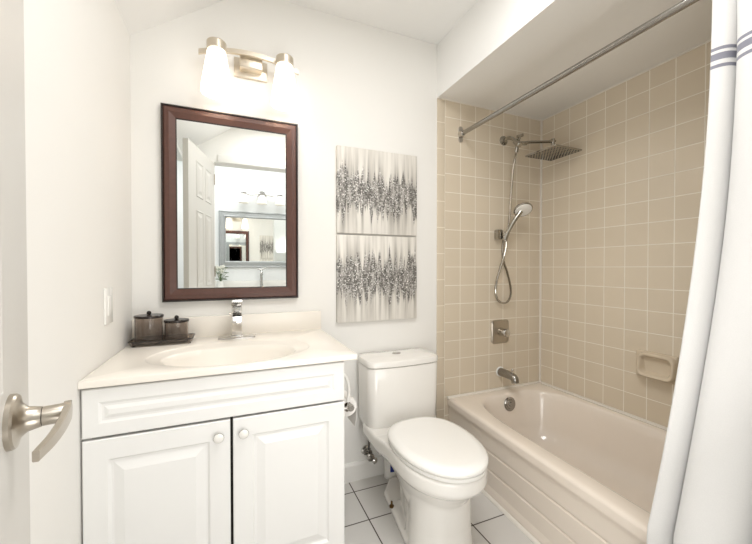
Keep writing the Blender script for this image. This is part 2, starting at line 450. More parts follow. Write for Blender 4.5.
# ------------------------------------------------------------------ vanity light
vl = thing('vanity_light', 'two-shade satin nickel wall light glowing above the brown mirror', 'wall light', (-1.8325, -0.0, 2.05))
bm = new(); box(bm, -1.905, -1.760, -0.014, -0.0, 2.005, 2.092, bev=0.003); obj('backplate', bm, 'satin', vl)
bm = new(); box(bm, -1.882, -1.785, -0.060, -0.012, 2.030, 2.082, bev=0.004); obj('mount_box', bm, 'satin', vl)
bm = new(); rings = []
for i in range(25):
    t = i / 24; x = -2.046 + t * 0.424; z = 2.052 + 0.030 * (1 - (2 * t - 1) ** 2)
    y = -0.062 - 0.014 * (1 - (2 * t - 1) ** 2)
    rings.append([(x, y - 0.006, z - 0.010), (x, y + 0.006, z - 0.010), (x, y + 0.006, z + 0.010), (x, y - 0.006, z + 0.010)])
loft(bm, rings); obj('bar', bm, 'satin', vl)
for x in (-1.974, -1.692):
    bm = new(); revolve(bm, (x, -0.104, 2.046), (0, 0, 1), [(0, 0.036), (0.002, 0.039), (0.034, 0.039), (0.038, 0.036)], 32)
    box(bm, x - 0.012, x + 0.012, -0.075, -0.056, 2.048, 2.072)
    obj('shade_cap', bm, 'satin', vl)
    bm = new(); revolve(bm, (x, -0.104, 2.048), (0, 0, -1), [(0, 0.034), (0.006, 0.037), (0.14, 0.059), (0.172, 0.0625), (0.180, 0.062), (0.180, 0.058), (0.14, 0.055), (0.02, 0.036)], 40, cap0=True, cap1=True)
    obj('glass_shade', bm, 'shade', vl)
    l = bpy.data.lights.new('bulb', 'POINT'); l.energy = 0.5; l.color = (1, 0.94, 0.87); l.shadow_soft_size = 0.035
    lo = bpy.data.objects.new('bulb_light', l); COL.objects.link(lo); lo.location = (x, -0.104, 1.925)

# ------------------------------------------------------------------ brown framed mirror
X0, X1, Z0, Z1 = -2.194, -1.619, 0.980, 1.826
mr = thing('framed_mirror', 'tall wall mirror in a brown wooden frame above the sink', 'mirror', (-1.906, 0, Z0))
bm = new(); frame(bm, X0, X1, Z0, Z1, [(0, 0), (0, -0.022), (0.003, -0.026), (0.007, -0.026), (0.009, -0.023), (0.009, 0)]); obj('outer_bead', bm, 'blackwood', mr, sm=False)
bm = new(); frame(bm, X0, X1, Z0, Z1, [(0.009, -0.002), (0.009, -0.021), (0.012, -0.0245), (0.030, -0.026), (0.054, -0.0205), (0.054, -0.002)]); obj('frame', bm, 'mahogany', mr, sm=False)
bm = new(); frame(bm, X0, X1, Z0, Z1, [(0.054, -0.002), (0.054, -0.0205), (0.056, -0.0205), (0.0585, -0.018), (0.0585, -0.002)]); obj('inner_bead', bm, 'blackwood', mr, sm=False)
bm = new(); box(bm, X0 + 0.056, X1 - 0.056, -0.0165, -0.003, Z0 + 0.056, Z1 - 0.056); obj('mirror_glass', bm, 'mirror', mr, sm=False)

# ------------------------------------------------------------------ two canvases
ax0, ax1 = -1.422, -0.957
for nm, z0, z1, seed, tp, bt, lab in (('u', 1.307, 1.753, 1.0, 0.315, 0.105, 'upper of two square grey glitter abstract canvases, hung beside the mirror'),
                                      ('l', 0.844, 1.298, 2.0, 0.335, 0.120, 'lower of two square grey glitter abstract canvases, hung over the toilet')):
    c = thing('canvas_print', lab, 'wall art', (ax0, 0, z0), 'glitter canvases over the toilet')
    bm = new(); box(bm, ax0, ax1, -0.020, -0.0, z0, z1, bev=0.002)
    obj('canvas', bm, art_mat('abstract_canvas', seed, tp, bt), c)

# ------------------------------------------------------------------ vanity cabinet
va = thing('vanity_cabinet', 'white vanity cabinet with raised-panel drawer front and two doors', 'cabinet', (-1.92, -0.27, 0))
CX0, CX1 = -2.3025, -1.547
bm = new()
box(bm, CX0, CX0 + 0.018, -0.532, -0.003, 0.0, 0.797); box(bm, CX1 - 0.018, CX1, -0.532, -0.003, 0.0, 0.797)
box(bm, CX0 + 0.018, CX1 - 0.018, -0.530, -0.003, 0.10, 0.118); box(bm, CX0 + 0.018, CX1 - 0.018, -0.012, -0.003, 0.118, 0.797)
box(bm, CX0 + 0.018, CX1 - 0.018, -0.47, -0.455, 0.0, 0.10)
box(bm, CX0 + 0.018, CX1 - 0.018, -0.532, -0.514, 0.66, 0.797)
obj('carcass', bm, 'cabinet', va, sm=False)
bm = new(); box(bm, CX0 + 0.02, CX1 - 0.02, -0.531, -0.515, 0.118, 0.66); obj('shadow_board', bm, 'dark', va, sm=False)  # dark board, its colour stands for the shade in the door gaps
def panel(bm, a, b, c, d, yb, yf, st, gd=0.005, slope=0.030):
    rects(bm, [(a, b, c, d, yb), (a, b, c, d, yf + 0.003), (a + 0.003, b - 0.003, c + 0.003, d - 0.003, yf),
               (a + st, b - st, c + st, d - st, yf), (a + st + 0.007, b - st - 0.007, c + st + 0.007, d - st - 0.007, yf + gd),
               (a + st + 0.013, b - st - 0.013, c + st + 0.013, d - st - 0.013, yf + gd),
               (a + st + 0.013 + slope, b - st - 0.013 - slope, c + st + 0.013 + slope, d - st - 0.013 - slope, yf - 0.0005)], True, True)
bm = new(); panel(bm, CX0 + 0.002, CX1 - 0.002, 0.656, 0.792, -0.533, -0.552, 0.038, 0.0035, 0.010)
obj('drawer_front', bm, 'cabinet', va, sm=False)
XM = -1.9215
for a, b, kx in ((CX0 + 0.002, XM - 0.004, -1.958), (XM + 0.004, CX1 - 0.002, -1.886)):
    bm = new(); panel(bm, a, b, 0.105, 0.649, -0.533, -0.552, 0.058, 0.007, 0.026)
    dr = obj('cabinet_door', bm, 'cabinet', va, sm=False)
    bm = new(); revolve(bm, (kx, -0.552, 0.604), (0, -1, 0), [(0, 0.007), (0.010, 0.006), (0.013, 0.0125), (0.0165, 0.0155), (0.019, 0.0155), (0.020, 0.0150)], 28)
    kn = obj('knob', bm, 'chrome', dr)
    bm = new(); revolve(bm, (kx, -0.5715, 0.604), (0, -1, 0), [(0, 0.0142), (0.002, 0.0138), (0.004, 0.011), (0.005, 0.004)], 28)
    obj('knob_face', bm, 'porcelain', dr)

# ------------------------------------------------------------------ counter with moulded oval basin
ct = thing('vanity_counter', 'cream counter top with moulded oval basin and backsplash on the white cabinet', 'counter', (-1.90, -0.28, 0.798))
TX0, TX1, TY0, TY1, TZ = XL + 0.001, -1.505, -0.562, -0.001, 0.820
n = 96
def oval(cx, cy, a, b, z, p=2.0):
    out = []
    for i in range(n):
        t = 2 * PI * i / n; c, s = math.cos(t), math.sin(t)
        out.append((cx + a * abs(c) ** (2 / p) * (1 if c >= 0 else -1), cy + b * abs(s) ** (2 / p) * (1 if s >= 0 else -1), z))
    return out
ocx, ocy = -1.912, -0.345
def to_rect(m, z):
    out = []
    for i in range(n):
        t = 2 * PI * i / n; c, s = math.cos(t), math.sin(t)
        k = min((TX1 - m - ocx) / c if c > 1e-9 else 1e9, (TX0 + m - ocx) / c if c < -1e-9 else 1e9, (TY1 - m - ocy) / s if s > 1e-9 else 1e9, (TY0 + m - ocy) / s if s < -1e-9 else 1e9)
        out.append((ocx + c * k, ocy + s * k, z))
    # snap nearest samples onto the corners
    for X in (TX0 + m, TX1 - m):
        for Y in (TY0 + m, TY1 - m):
            j = min(range(n), key=lambda q: (out[q][0] - X) ** 2 + (out[q][1] - Y) ** 2); out[j] = (X, Y, z)
    return out
A_, B_ = 0.278, 0.188
bm = new()
loft(bm, [oval(ocx, ocy, A_, B_, TZ - 0.022), to_rect(0.002, TZ - 0.022), to_rect(0, TZ - 0.020), to_rect(0, TZ - 0.005), to_rect(0.0015, TZ - 0.0015), to_rect(0.005, TZ), oval(ocx, ocy, A_ + 0.006, B_ + 0.006, TZ), oval(ocx, ocy, A_, B_, TZ - 0.0015)], ring_loop=True)
obj('slab', bm, 'marble', ct)
bm = new()
bx, by = -1.916, -0.362
loft(bm, [oval(ocx, ocy, A_, B_, TZ - 0.0015), oval(ocx, ocy, A_ - 0.008, B_ - 0.008, TZ - 0.006), oval(bx, by, 0.232, 0.150, TZ - 0.008), oval(bx, by, 0.222, 0.140, TZ - 0.013),
          oval(bx, by, 0.212, 0.131, TZ - 0.030), oval(bx, by, 0.185, 0.112, TZ - 0.080), oval(bx, by, 0.13, 0.08, TZ - 0.115), oval(bx, by, 0.06, 0.04, TZ - 0.128), oval(bx, by, 0.02, 0.02, TZ - 0.130)], cap0=False)
obj('basin', bm, 'marble', ct)
bm = new(); cyl(bm, (bx, by, TZ - 0.1305), (bx, by, TZ - 0.127), 0.021); obj('drain', bm, 'chrome', ct)
bm = new(); box(bm, TX0, TX1, -0.021, -0.001, TZ - 0.002, 0.911, bev=0.003); obj('backsplash', bm, 'marble', ct)

# ------------------------------------------------------------------ faucet
fx, fy = -1.900, -0.100
fa = thing('basin_faucet', 'square chrome single-lever faucet standing behind the oval basin', 'faucet', (fx, fy, TZ))
bm = new(); loft(bm, [rrect(fx - 0.076, fx + 0.076, fy - 0.026, fy + 0.026, 0.012, z) for z in (TZ, TZ + 0.005)] + [rrect(fx - 0.074, fx + 0.074, fy - 0.024, fy + 0.024, 0.011, TZ + 0.007)])
obj('deck_plate', bm, 'chrome', fa)
bm = new(); box(bm, fx - 0.021, fx + 0.021, fy - 0.021, fy + 0.021, TZ + 0.006, 0.958, bev=0.004); box(bm, fx - 0.026, fx + 0.026, fy - 0.025, fy + 0.025, TZ + 0.006, TZ + 0.016, bev=0.003)
obj('column', bm, 'chrome', fa)
bm = new(); loft(bm, [[(fx - 0.017, y, z0), (fx + 0.017, y, z0), (fx + 0.017, y, z1), (fx - 0.017, y, z1)] for y, z0, z1 in ((fy - 0.015, 0.905, 0.943), (fy - 0.07, 0.910, 0.938), (fy - 0.125, 0.912, 0.930))]); obj('spout', bm, 'chrome', fa, sm=False)
bm = new(); loft(bm, [[(fx - w_, y, z), (fx + w_, y, z), (fx + w_, y, z + h_), (fx - w_, y, z + h_)] for y, z, w_, h_ in ((fy + 0.022, 0.960, 0.022, 0.014), (fy - 0.022, 0.962, 0.022, 0.016), (fy - 0.075, 0.984, 0.020, 0.009))]); obj('lever', bm, 'chrome', fa, sm=False)
bm = new(); cyl(bm, (fx - 0.030, fy, 0.925), (fx - 0.02, fy, 0.925), 0.006, n=14); obj('set_screw', bm, 'chrome', fa)

# ------------------------------------------------------------------ tray and canisters
tx0, tx1, ty0, ty1 = -2.283, -2.072, -0.150, -0.042
ang = 0.0
tr = thing('vanity_tray', 'smoky rectangular tray holding two canisters in the counter corner', 'tray', (-2.183, -0.096, TZ))
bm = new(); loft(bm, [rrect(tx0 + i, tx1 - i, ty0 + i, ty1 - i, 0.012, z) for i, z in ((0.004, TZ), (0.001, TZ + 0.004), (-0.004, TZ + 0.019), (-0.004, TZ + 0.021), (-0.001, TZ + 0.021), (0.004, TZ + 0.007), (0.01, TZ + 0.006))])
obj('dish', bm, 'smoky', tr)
bm = new(); loft(bm, [rrect(tx0 + i, tx1 - i, ty0 + i, ty1 - i, 0.012, z) for i, z in ((-0.0045, TZ + 0.019), (-0.006, TZ + 0.0205), (-0.0045, TZ + 0.0225), (-0.001, TZ + 0.0225), (0.0, TZ + 0.021))], cap0=False, cap1=False)
obj('rim', bm, 'blacklid', tr)
for cx, cy, r, h, lab in ((-2.228, -0.094, 0.0490, 0.100, 'larger smoky brown canister with black knobbed lid, left on the tray'), (-2.131, -0.094, 0.0435, 0.077, 'smaller smoky brown canister with black knobbed lid, right on the tray')):
    z = TZ + 0.0072
    c = thing('canister', lab, 'canister', (cx, cy, z), 'canisters on the smoky tray')
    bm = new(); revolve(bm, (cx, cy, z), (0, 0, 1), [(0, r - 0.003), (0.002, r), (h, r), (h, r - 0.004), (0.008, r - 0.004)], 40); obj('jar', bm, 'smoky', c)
    bm = new(); revolve(bm, (cx, cy, z + h), (0, 0, 1), [(0, r + 0.001), (0.002, r + 0.0025), (0.008, r + 0.0025), (0.010, r), (0.0115, r * 0.4)], 40); lid = obj('lid', bm, 'blacklid', c)
    bm = new(); sphere(bm, (cx, cy, z + h + 0.0185), 0.0085); cyl(bm, (cx, cy, z + h + 0.009), (cx, cy, z + h + 0.014), 0.004, n=12); obj('lid_knob', bm, 'blacklid', lid)

# ------------------------------------------------------------------ toilet paper holder on the cabinet side
th = thing('toilet_paper_holder', 'chrome toilet paper holder on the right side of the vanity', 'toilet paper holder', (CX1, -0.30, 0.547))
bm = new(); revolve(bm, (CX1 + 0.0005, -0.372, 0.547), (1, 0, 0), [(0, 0.022), (0.005, 0.022), (0.008, 0.018)], 24); obj('wall_plate', bm, 'chrome', th)
bm = new(); tube(bm, [(CX1 + 0.006, -0.372, 0.547), (CX1 + 0.05, -0.372, 0.547), (CX1 + 0.072, -0.368, 0.547), (CX1 + 0.080, -0.345, 0.547), (CX1 + 0.080, -0.22, 0.547)], 0.008); obj('arm', bm, 'chrome', th)
bm = new(); revolve(bm, (CX1 + 0.080, -0.362, 0.547), (0, -1, 0), [(0, 0.015), (0.012, 0.0155), (0.018, 0.013)], 24); obj('end_cap', bm, 'chrome', th)
bm = new(); tube(bm, [(CX1 + 0.075, -0.348, 0.563), (CX1 + 0.080, -0.350, 0.61), (CX1 + 0.070, -0.355, 0.66), (CX1 + 0.045, -0.36, 0.695), (CX1 + 0.002, -0.36, 0.70)], 0.0065); obj('guard', bm, 'plasticw', th)
rl = thing('toilet_paper_roll', 'white toilet paper roll on the holder beside the vanity', 'toilet paper', (CX1 + 0.080, -0.285, 0.50))
cxr, zr = CX1 + 0.080, 0.5366
bm = new(); revolve(bm, (cxr, -0.335, zr), (0, 1, 0), [(0, 0.020), (0, 0.040), (0.1, 0.040), (0.1, 0.020)], 36, False, False)
obj('paper', bm, 'paper', rl)
bm = new(); revolve(bm, (cxr, -0.334, zr), (0, 1, 0), [(0, 0.0185), (0, 0.0202), (0.098, 0.0202), (0.098, 0.0185)], 30, False, False); obj('core', bm, 'card', rl)
bm = new(); loft(bm, [[(cxr + 0.0405, y, zr), (cxr + 0.039, y, zr - 0.05), (cxr + 0.032, y, zr - 0.09), (cxr + 0.031, y, zr - 0.09), (cxr + 0.038, y, zr - 0.05), (cxr + 0.0395, y, zr)] for y in (-0.335, -0.235)]); obj('loose_sheet', bm, 'paper', rl)

# ------------------------------------------------------------------ toilet
TCX = -1.149
to = thing('toilet', 'white one-piece toilet with closed lid between vanity and tub', 'toilet', (TCX, -0.4, 0))
def egg(yb, ym, yf, hw, hb, z, n1=14, n2=18, p=2.15):
    right = []
    for i in range(n1):
        t = i / n1; k = t * t * (3 - 2 * t)
        right.append((hb + (hw - hb) * k, yb + (ym - yb) * t))
    for i in range(n2 + 1):
        a = PI / 2 * i / n2
        right.append((hw * math.cos(a) ** (2 / p), ym + (yf - ym) * math.sin(a) ** (2 / p)))
    pts = [(TCX + x, y, z) for x, y in right]
    pts += [(TCX - x, y, z) for x, y in right[-2::-1]]
    return pts
bm = new()
def low(r_):
    # the deck behind the seat sits a little lower than the rim
    return [(x, y, z - 0.030 * min(1, max(0, (y + 0.40) / 0.14))) if z > 0.29 else (x, y, z) for x, y, z in r_]
loft(bm, [low(r_) for r_ in (egg(-0.24, -0.48, -0.64, 0.110, 0.05, 0.17), egg(-0.19, -0.48, -0.665, 0.126, 0.07, 0.23), egg(-0.10, -0.50, -0.690, 0.140, 0.110, 0.265), egg(-0.10, -0.50, -0.720, 0.156, 0.150, 0.3010), egg(-0.10, -0.505, -0.742, 0.169, 0.158, 0.3150),
          egg(-0.10, -0.505, -0.752, 0.174, 0.166, 0.3300), egg(-0.10, -0.505, -0.752, 0.174, 0.166, 0.3705), egg(-0.10, -0.505, -0.744, 0.169, 0.162, 0.3795))])
loft(bm, [egg(-0.46, -0.55, -0.672, 0.133, 0.115, 0.0), egg(-0.46, -0.55, -0.670, 0.131, 0.112, 0.03), egg(-0.46, -0.55, -0.662, 0.124, 0.105, 0.12), egg(-0.45, -0.55, -0.665, 0.122, 0.105, 0.26)])
loft(bm, [egg(-0.29, -0.45, -0.58, 0.085, 0.050, 0.0), egg(-0.28, -0.45, -0.58, 0.085, 0.050, 0.18), egg(-0.22, -0.45, -0.58, 0.10, 0.06, 0.25)])
loft(bm, [[(TCX + sx * a, y, z) for a, y, sx in ((0.02 + e, -0.105, 1), (0.086 + e, -0.19, 1), (0.125 + e, -0.48, 1), (0.12 + e, -0.60, 1), (0.12 + e, -0.60, -1), (0.125 + e, -0.48, -1), (0.086 + e, -0.19, -1), (0.02 + e, -0.105, -1))] for z, e in ((0, 0.0), (0.026, 0.0), (0.034, -0.008))])
body = obj('bowl', bm, 'porcelain', to)
rm = body.modifiers.new('remesh', 'REMESH'); rm.mode = 'VOXEL'; rm.voxel_size = 0.0052; rm.use_smooth_shade = True
sm = body.modifiers.new('smooth', 'SMOOTH'); sm.factor = 0.5; sm.iterations = 7
# tank: bowed front, rounded corners
TKX = -1.118
def tank_ring(hw, yb, yf, r, z, bow=0.018, k=8):
    hw -= 0.008
    pts = rrect(TKX - hw, TKX + hw, yf, yb, r, z, k)
    out = []
    for x, y, zz in pts:
        if y < (yf + yb) / 2:
            y -= bow * (1 - ((x - TKX) / hw) ** 2) * ((yf + yb) / 2 - y) / ((yb - yf) / 2)
        out.append((x, y, zz))
    # subdivide the long front run so that the bow reads as a curve
    i = 3 * (k + 1) - 1; a, b = out[i], out[(i + 1)]
    extra = []
    for q in range(1, 12):
        t = q / 12; x = a[0] + (b[0] - a[0]) * t
        extra.append((x, yf - bow * (1 - ((x - TKX) / hw) ** 2), z))
    return out[:i + 1] + extra + out[i + 1:]
bm = new()
loft(bm, [tank_ring(0.160, -0.03, -0.170, 0.05, 0.303), tank_ring(0.188, -0.018, -0.190, 0.045, 0.318), tank_ring(0.202, -0.012, -0.197, 0.040, 0.355), tank_ring(0.2055, -0.012, -0.2, 0.038, 0.634), tank_ring(0.203, -0.014, -0.197, 0.036, 0.639)])
tk = obj('tank', bm, 'porcelain', to)
bm = new()
loft(bm, [tank_ring(0.203, -0.012, -0.197, 0.038, 0.6405), tank_ring(0.208, -0.010, -0.203, 0.040, 0.644), tank_ring(0.208, -0.010, -0.203, 0.040, 0.664), tank_ring(0.204, -0.014, -0.199, 0.038, 0.671), tank_ring(0.185, -0.03, -0.18, 0.034, 0.677), tank_ring(0.12, -0.07, -0.14, 0.02, 0.681)])
ld = obj('tank_lid', bm, 'porcelain', to)
bm = new(); loft(bm, [oval(TKX - 0.012, -0.112, 0.024, 0.016, 0.680)] + [oval(TKX - 0.012, -0.112, 0.024 - i, 0.016 - i, z) for i, z in ((0, 0.684), (0.003, 0.686))]); obj('flush_button', bm, 'chrome', ld)
def seat_ring(i, z):
    out = []
    for q in range(72):
        t = 2 * PI * q / 72; c, s = math.cos(t), math.sin(t)
        p = 2.5 if s > 0 else 2.1; L = (0.205 if s > 0 else 0.258) - i
        out.append((TCX + (0.174 - i) * abs(c) ** (2 / p) * (1 if c >= 0 else -1), -0.503 + L * abs(s) ** (2 / p) * (1 if s >= 0 else -1), z))
    return out
bm = new(); loft(bm, [seat_ring(0.008, 0.3825), seat_ring(0.003, 0.3845), seat_ring(0.002, 0.3960), seat_ring(0.008, 0.3990)]); obj('seat', bm, 'plasticw', to, angle=60)
bm = new(); loft(bm, [seat_ring(0.006, 0.4005), seat_ring(0.000, 0.4030), seat_ring(-0.001, 0.4110), seat_ring(0.002, 0.4170), seat_ring(0.009, 0.4220), seat_ring(0.022, 0.4270), seat_ring(0.028, 0.4285), seat_ring(0.036, 0.4290), seat_ring(0.08, 0.4295)]); obj('seat_lid', bm, 'plasticw', to, angle=60)
for s in (-1, 1):
    bm = new(); cyl(bm, (TCX + s * 0.07 - 0.02, -0.285, 0.372), (TCX + s * 0.07 + 0.02, -0.285, 0.372), 0.010); obj('hinge', bm, 'plasticw', to)
for s in (-1, 1):
    bm = new(); revolve(bm, (TCX + s * 0.098, -0.305, 0.030), (0, 0, 1), [(0, 0.011), (0.006, 0.011), (0.007, 0.005), (0.026, 0.0045), (0.027, 0.003)], 16)
    obj('floor_bolt', bm, 'brass', to)

# water supply valve
sv = thing('supply_valve', 'chrome water shut-off valve on the wall left of the toilet', 'valve', (-1.262, -0.05, 0.13))
bm = new(); revolve(bm, (-1.262, -0.001, 0.148), (0, -1, 0), [(0, 0.024), (0.004, 0.022), (0.007, 0.010)], 24); obj('escutcheon', bm, 'chrome', sv)
bm = new(); cyl(bm, (-1.262, -0.006, 0.148), (-1.262, -0.075, 0.148), 0.008); cyl(bm, (-1.262, -0.055, 0.135), (-1.262, -0.055, 0.180), 0.011); cyl(bm, (-1.288, -0.055, 0.160), (-1.245, -0.055, 0.160), 0.008); obj('body', bm, 'steel', sv)
bm = new(); revolve(bm, (-1.262, -0.073, 0.148), (0, -1, 0), [(0, 0.008), (0.004, 0.020), (0.012, 0.020), (0.016, 0.012)], 20)
o_ = obj('valve_handle', bm, 'steel', sv); bm = new(); revolve(bm, (-1.236, -0.06, 0.118), (0.3, -1, 0), [(0, 0.014), (0.012, 0.016), (0.018, 0.010)], 20); cyl(bm, (-1.262, -0.055, 0.14), (-1.236, -0.057, 0.118), 0.007); obj('drain_cap', bm, 'chrome', sv)
bm = new(); tube(bm, [(-1.262, -0.055, 0.178), (-1.262, -0.058, 0.22), (-1.268, -0.07, 0.27), (-1.276, -0.085, 0.30), (-1.278, -0.09, 0.330)], 0.0055); obj('supply_hose', bm, 'rubber', sv)

# cleaner bottle behind the toilet
cb = thing('cleaner_bottle', 'white bottle with a blue label on the floor behind the toilet', 'bottle', (-1.136, -0.052, 0))
bm = new(); revolve(bm, (-1.136, -0.052, 0), (0, 0, 1), [(0, 0.030), (0.004, 0.034), (0.12, 0.034), (0.15, 0.024), (0.165, 0.013), (0.18, 0.013)], 28); obj('bottle_body', bm, 'plasticw', cb)
bm = new(); revolve(bm, (-1.136, -0.052, 0.045), (0, 0, 1), [(0, 0.0345), (0.06, 0.0345)], 28, False, False)
bmesh.ops.delete(bm, geom=[f for f in bm.faces if f.calc_center_median().x < -1.148], context='FACES')
obj('label_wrap', bm, 'blue', cb)
bm = new(); cyl(bm, (-1.136, -0.052, 0.18), (-1.136, -0.052, 0.205), 0.016); obj('cap', bm, 'blue', cb)

# ------------------------------------------------------------------ bathtub
tb = thing('bathtub', 'almond alcove bathtub with a grooved front apron', 'bathtub', (-0.40, -0.76, 0))
RZ = 0.357
def fx_(y): return -0.742 - 0.045 * abs(y)
N2 = 160
def tub_outer(i, z):
    out = []
    for q in range(N2):
        t = 2 * PI * q / N2; c, s = math.cos(t), math.sin(t)
        cx, cy = -0.385, -0.765
        x1, x0, y1, y0 = -0.007 - i, -0.60, -0.008 - i, -1.524 + i
        k = min(0.378 / c if c > 1e-9 else 1e9, (0.757 - i) / s if s > 1e-9 else 1e9, (-0.759 + i) / s if s < -1e-9 else 1e9)
        if c < -1e-9:
            # front edge is the slightly bowed line x = fx_(y)
            lo, hi = 0.0, 2.0
            for _ in range(30):
                md = (lo + hi) / 2
                if cx + c * md > fx_(cy + s * md) + i: lo = md
                else: hi = md
            k = min(k, lo)
        x, y = cx + c * k, cy + s * k
        out.append((min(x, x1), y, z))
    for X, Y in ((-0.007 - i, -0.008 - i), (-0.007 - i, -1.524 + i), (fx_(0.008) + i, -0.008 - i), (fx_(1.524) + i, -1.524 + i)):
        j = min(range(N2), key=lambda q: (out[q][0] - X) ** 2 + (out[q][1] - Y) ** 2); out[j] = (X, Y, z)
    return out
def tub_inner(x0, x1, y0, y1, z, p=4.5):
    cx, cy = (x0 + x1) / 2, (y0 + y1) / 2; out = []
    for q in range(N2):
        t = 2 * PI * q / N2; c, s = math.cos(t), math.sin(t)
        # radial superellipse keeps samples in step with the outer edge
        aa, bb = (x1 - x0) / 2, (y1 - y0) / 2
        k = (abs(c / aa) ** p + abs(s / bb) ** p) ** (-1 / p)
        x, y = cx + c * k, cy + s * k
        if x < cx: x += (-0.045 * (abs(y) - 0.75)) * min(1, (cx - x) / (cx - x0))
        out.append((x, y, z))
    return out
bm = new()
loft(bm, [tub_outer(0.012, RZ - 0.048), tub_outer(0.0, RZ - 0.044), tub_outer(0, RZ - 0.016), tub_outer(0.003, RZ - 0.006), tub_outer(0.011, RZ - 0.001), tub_outer(0.022, RZ + 0.0005),
          tub_inner(-0.700, -0.048, -1.450, -0.082, RZ), tub_inner(-0.692, -0.054, -1.445, -0.090, RZ - 0.003), tub_inner(-0.682, -0.062, -1.438, -0.098, RZ - 0.014),
          tub_inner(-0.672, -0.070, -1.425, -0.106, RZ - 0.05), tub_inner(-0.650, -0.092, -1.36, -0.128, 0.16, 4), tub_inner(-0.62, -0.12, -1.30, -0.155, 0.085, 4), tub_inner(-0.56, -0.18, -1.22, -0.21, 0.058, 3.5), tub_inner(-0.42, -0.30, -0.9, -0.4, 0.055, 2.5)], cap0=False)
shell = obj('shell', bm, 'tub', tb, angle=50)
bm = new()
prof = [(0.010, RZ - 0.046)]
for zg in (0.217, 0.126):
    prof += [(0.010, zg + 0.007), (0.016, zg + 0.002), (0.016, zg - 0.002), (0.010, zg - 0.007)]
prof += [(0.008, 0.052), (0.004, 0.040), (0.002, 0.030), (0.001, 0.022), (0.002, 0.0)]
loft(bm, [[(fx_(y) + a, y, z) for a, z in prof] + [(fx_(y) + 0.05, y, 0.0), (fx_(y) + 0.05, y, RZ - 0.046)] for y in [-0.008 - 1.516 * q / 12 for q in range(13)]])
obj('apron', bm, 'tub', tb, sm=False)
bm = new(); loft(bm, [[(fx_(y) + 0.002, y, 0.0), (fx_(y) - 0.010, y, 0.0), (fx_(y) - 0.009, y, 0.006), (fx_(y) - 0.004, y, 0.012), (fx_(y) + 0.002, y, 0.014)] for y in (-0.016, -1.524)]); obj('caulk_strip', bm, 'caulk', tb)
bm = new(); ov = Vector((-0.362, -0.1085, 0.298)); nd = Vector((0, -1, 0.12)).normalized()
revolve(bm, ov, nd, [(0, 0.042), (0.004, 0.042), (0.008, 0.037), (0.007, 0.028), (0.010, 0.026), (0.009, 0.012), (0.013, 0.010), (0.014, 0.004)], 36); obj('overflow_plate', bm, 'steel', tb)
bm = new(); cyl(bm, (-0.37, -0.36, 0.054), (-0.37, -0.36, 0.062), 0.03); obj('drain', bm, 'chrome', tb)

# ------------------------------------------------------------------ tub spout and valve
sp = thing('tub_spout', 'chrome tub spout on the tiled wall above the tub rim', 'tub spout', (-0.345, -0.006, 0.465))
bm = new(); tube(bm, [(-0.345, -0.006, 0.466), (-0.345, -0.05, 0.466), (-0.345, -0.105, 0.464), (-0.345, -0.130, 0.456), (-0.345, -0.137, 0.432)], lambda t: 0.026 - 0.004 * t, n=20); obj('spout_body', bm, 'steel', sp)
bm = new(); cyl(bm, (-0.345, -0.112, 0.48), (-0.345, -0.112, 0.502), 0.006, n=14); sphere(bm, (-0.345, -0.112, 0.503), 0.008); obj('diverter_knob', bm, 'chrome', sp)
bm = new(); revolve(bm, (-0.345, -0.006, 0.466), (0, -1, 0), [(0, 0.032), (0.004, 0.032), (0.006, 0.028)], 24); obj('flange', bm, 'plasticw', sp)
vv = thing('shower_valve', 'square nickel shower mixer plate with knob on the tiled wall', 'shower valve', (-0.347, -0.006, 0.722))
bm = new()
def plate(bm, cx, cz, hw, hh, r, ys):
    loft(bm, [[(x, y, z) for x, z, _ in rrect(cx - hw + i, cx + hw - i, cz - hh + i, cz + hh - i, r, 0)] for y, i in ys])
plate(bm, -0.347, 0.722, 0.070, 0.074, 0.022, ((-0.006, 0), (-0.010, 0), (-0.016, 0.006), (-0.017, 0.02))); obj('trim_plate', bm, 'nickel', vv)
bm = new(); revolve(bm, (-0.347, -0.016, 0.722), (0, -1, 0), [(0, 0.026), (0.012, 0.024), (0.014, 0.018), (0.030, 0.016)], 28); obj('collar', bm, 'nickel', vv)
bm = new()
revolve(bm, (-0.347, -0.045, 0.722), (0, -1, 0), [(0, 0.016), (0.004, 0.024), (0.022, 0.026), (0.028, 0.022), (0.03, 0.01)], 10); obj('knob', bm, 'chrome', vv)

# ------------------------------------------------------------------ shower set
sh = thing('shower_set', 'chrome rain shower arm with hand shower and looping hose', 'shower', (-0.325, -0.006, 1.93))
wx, wz = -0.325, 1.932
bm = new(); revolve(bm, (wx, -0.006, wz), (0, -1, 0), [(0, 0.030), (0.005, 0.029), (0.012, 0.018), (0.014, 0.011)], 30); obj('wall_flange', bm, 'darkchrome', sh)
bm = new(); tube(bm, [(wx, -0.008, wz), (wx, -0.045, wz + 0.004), (wx, -0.08, wz - 0.010), (wx, -0.112, wz - 0.040)], 0.0105, n=14); obj('shower_arm', bm, 'darkchrome', sh)
dv = Vector((wx, -0.125, wz - 0.055))
bm = new(); revolve(bm, dv + Vector((0, 0.02, 0.022)), (0, -0.68, -0.73), [(0, 0.014), (0.004, 0.018), (0.05, 0.018), (0.056, 0.013)], 22)
cyl(bm, dv, dv + Vector((0, 0.012, -0.05)), 0.011); cyl(bm, dv + Vector((0, 0, 0.0)), dv + Vector((0.05, -0.02, -0.0)), 0.012)
dvo = obj('diverter', bm, 'darkchrome', sh)
bm = new(); cyl(bm, dv, dv + Vector((0.012, -0.006, 0.045)), 0.008)
for a in (-1, 1): cyl(bm, dv + Vector((0.012 - a * 0.022, -0.006, 0.045 - 0.005 * a)), dv + Vector((0.012 + a * 0.022, -0.006, 0.045 + 0.012 * a)), 0.006, n=12)
